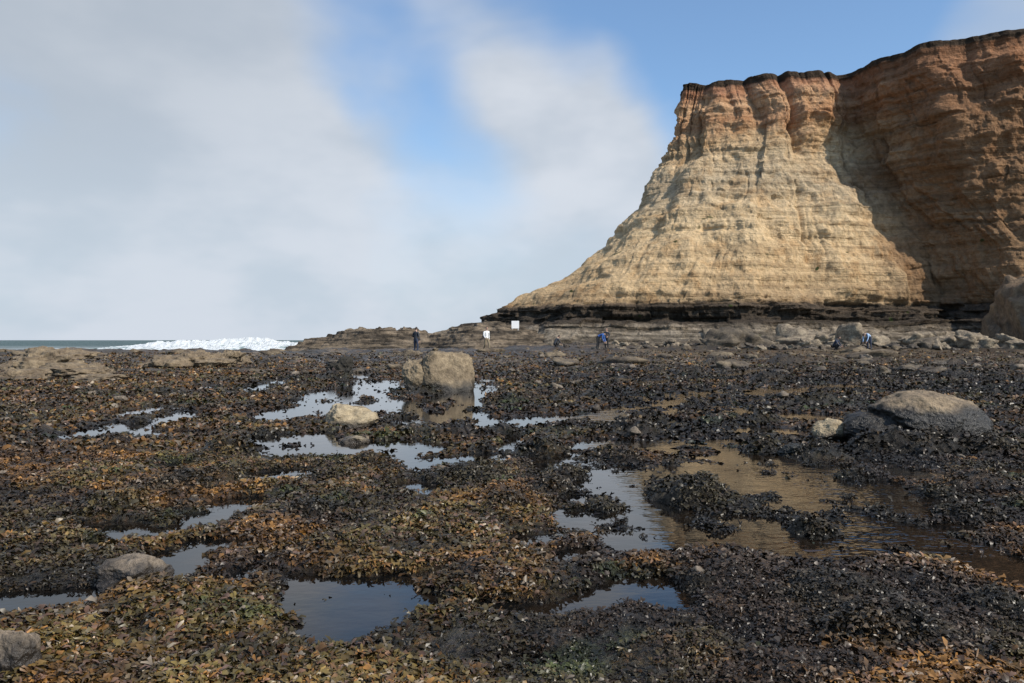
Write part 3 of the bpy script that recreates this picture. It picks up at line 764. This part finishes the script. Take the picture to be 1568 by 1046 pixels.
    for sx_ in (-1, 1): q[:, 0] += sx_ * .02 * np.exp(-((q[:, 1] / .02) ** 2 + (q[:, 2] / .03) ** 2)) * (hv[:, 0] * sx_ > .5)
    isfront = (hv[:, 1] < -.25)
    hairy = ((hv[:, 2] > .45) | (~isfront & (hv[:, 2] > -.5)))
    q[hairy] *= 1.1
    hm = bpy.data.meshes.new("head"); hm.from_pydata((q * S).tolist(), [], hf.tolist())
    for m in (skinm, hair, eyem): hm.materials.append(m)
    for p in hm.polygons:
        p.use_smooth = True
        c = np.mean([hv[i] for i in p.vertices], 0)
        p.material_index = 1 if all(hairy[i] for i in p.vertices) else 0
        if c[1] < -.6 and abs(abs(c[0]) - .4) < .13 and abs(c[2] - .08) < .09: p.material_index = 2
    ho = bpy.data.objects.new("head", hm); scene.collection.objects.link(ho); ho.parent = ob
    ho.location = Vector(hd) + upv * .07 * S
    ho.rotation_euler = (math.atan2(-upv.y, upv.z) * .7, 0, 0)
    ob.location = loc; ob.rotation_euler = (0, 0, face)
    return ob
def gz(x, y): return float(ground_h(np.array([x]), np.array([y]))[0])
white = simple("white_jacket", (.75, .75, .74)); blue = simple("blue_jacket", (.05, .14, .42)); dk = simple("dark_jacket", (.03, .035, .045)); jean = simple("jeans", (.03, .04, .07)); blk = simple("dark_trousers", (.02, .02, .022)); lb = simple("light_blue_shirt", (.35, .5, .72)); khaki = simple("khaki_trousers", (.2, .16, .1))
def put(name, u, y, face, hgt, pose, sh, pa, z=None):
    x = (u - 784) / F * y
    return person(name, (x, y, (gz(x, y) - .02) if z is None else z), face, hgt, pose, sh, pa)
put("person", 637, 54, 2.6, 1.78, 'stand', dk, jean)
put("person", 745, 57, .5, 1.75, 'walk', white, khaki)
put("person", 916, 58, 1.2, 1.75, 'bend', blue, blk)
put("person", 929, 58.5, -.6, 1.6, 'stand', dk, blk)
put("person", 1331, 57, -1.0, 1.75, 'bend', lb, jean)
put("person", 1279, 57, .8, 1.7, 'crouch', jean, blk)
put("person", 851, 60, 2.0, 1.6, 'crouch', dk, blk)

# white notice board standing on the ledge
def box(cx, cy, cz, sx, sy, sz):
    v = [(cx + a * sx / 2, cy + b * sy / 2, cz + c * sz / 2) for c in (-1, 1) for b in (-1, 1) for a in (-1, 1)]
    f = [(0,1,3,2),(4,6,7,5),(0,4,5,1),(2,3,7,6),(0,2,6,4),(1,5,7,3)]
    return v, f
bpy.context.view_layer.update()
hit, hl, *_ = scene.ray_cast(bpy.context.evaluated_depsgraph_get(), Vector((.35, 84, 30)), Vector((0, 0, -1)))
zg = hl.z if hit else 2.5
V_, F_ = [], []
for bx_ in [box(0, 0, .75, .8, .04, .8), (box(-.3, .06, .35, .07, .07, 1.3)), (box(.3, .06, .35, .07, .07, 1.3))]:
    o = len(V_); V_ += bx_[0]; F_ += [tuple(i + o for i in f) for f in bx_[1]]
sg = mesh_from("notice_board", V_, F_, simple("white_board", (.8, .8, .8)), False)
sg.location = (.35, 84, zg)

# ------------------------------------------------------------------ sky, sun
sd = Vector((.60, -.45, .66)).normalized()
el = math.asin(sd.z); az = math.atan2(sd.x, sd.y)
w = bpy.data.worlds.new("World"); scene.world = w; w.use_nodes = True
w.node_tree.nodes.clear(); t = NT(w.node_tree)
out = t.node('ShaderNodeOutputWorld'); bg = t.node('ShaderNodeBackground'); t.l.new(bg.outputs[0], out.inputs[0])
sky = t.node('ShaderNodeTexSky', sky_type='NISHITA'); sky.sun_disc = False; sky.sun_elevation = el; sky.sun_rotation = az
sky.dust_density = 1.0; sky.ozone_density = 1.5
STR = .1
bg.inputs[1].default_value = STR
dr = t.node('ShaderNodeTexCoord').outputs['Generated']
wn = t.noise(dr, 2.2, 3, .55, True)
wv = t.vmath('ADD', dr, t.vmath('MULTIPLY', t.vmath('SUBTRACT', wn, (.5, .5, .5)), (.34, .34, .28)))
def D(u, v): return tuple(Vector(((u - 784) / F, 1, (521 - v) / F)).normalized())
def blob(u, v, r, wt, vec=None):
    return t.math('MULTIPLY', t.mr(t.vmath('DISTANCE', vec or wv, D(u, v)), r / F, 0), wt)
acc = t.math('ADD', 0.80, 0.0)
for (u, v, r, wt) in [(620, 150, 150, -.62), (690, 270, 120, -.5), (570, 30, 120, -.3), (1180, -60, 420, -.95), (900, 20, 240, -.55), (1350, 40, 320, -.7), (1020, 200, 160, -.3), (720, 10, 160, -.3),
                      (60, 250, 150, -.2), (860, 250, 230, .45), (1500, 40, 120, .55), (280, 200, 400, .45), (700, -250, 300, -.4), (400, -400, 420, .3)]:
    acc = t.math('ADD', acc, blob(u, v, r, wt))
nz = t.noise(t.mapping(dr, (1, 1, 1.6)), 3.0, 4, .58, dist=.3)
acc = t.math('ADD', acc, t.math('MULTIPLY', t.math('SUBTRACT', nz, .5), 1.4))
sp = t.node('ShaderNodeSeparateXYZ'); t.put(sp.inputs[0], dr)
acc = t.math('ADD', acc, t.mr(sp.outputs[1], .35, -.25, 0, -.85))
mask = t.mr(acc, .05, 1.0, 0, .92)
hz = t.mr(sp.outputs[2], .30, .0, 0, .85)
n2 = t.noise(t.mapping(dr, (1, 1, 2.0)), 4.0, 4, .55)
k = 1 / STR
ccol = t.mix(t.mr(n2, .32, .68), (.54 * k, .59 * k, .66 * k), (.72 * k, .75 * k, .80 * k))
ccol = t.mix(blob(40, -20, 620, .55, dr), ccol, (.40 * k, .45 * k, .50 * k))
sk = t.mix(1.0, sky.outputs[0], (1.35, 1.65, 1.85), 'MULTIPLY')
sk = t.mix(.06, sk, (.55 * k, .6 * k, .65 * k))
c = t.mix(mask, sk, ccol)
c = t.mix(t.math('MULTIPLY', hz, t.mr(sp.outputs[1], -.5, .3, .3, 1)), c, t.mix(t.mr(n2, .4, .6), (.55 * k, .64 * k, .74 * k), (.65 * k, .71 * k, .80 * k)))
t.put(bg.inputs[0], c)

L = bpy.data.lights.new("sun", 'SUN'); L.energy = 4.6; L.angle = math.radians(.5); L.color = (1, .92, .80)
lo = bpy.data.objects.new("sun", L); scene.collection.objects.link(lo); lo.rotation_euler = sd.to_track_quat('Z', 'Y').to_euler()

cam = bpy.data.cameras.new("camera"); cam.lens = 28.0; cam.sensor_width = 36; cam.clip_end = 20000; cam.clip_start = .05
co = bpy.data.objects.new("camera", cam); scene.collection.objects.link(co)
co.location = (0, 0, CAM_H); co.rotation_euler = (math.radians(90 - .1), 0, 0)
scene.camera = co
scene.view_settings.view_transform = 'Standard'; scene.view_settings.look = 'None'; scene.view_settings.exposure = 0
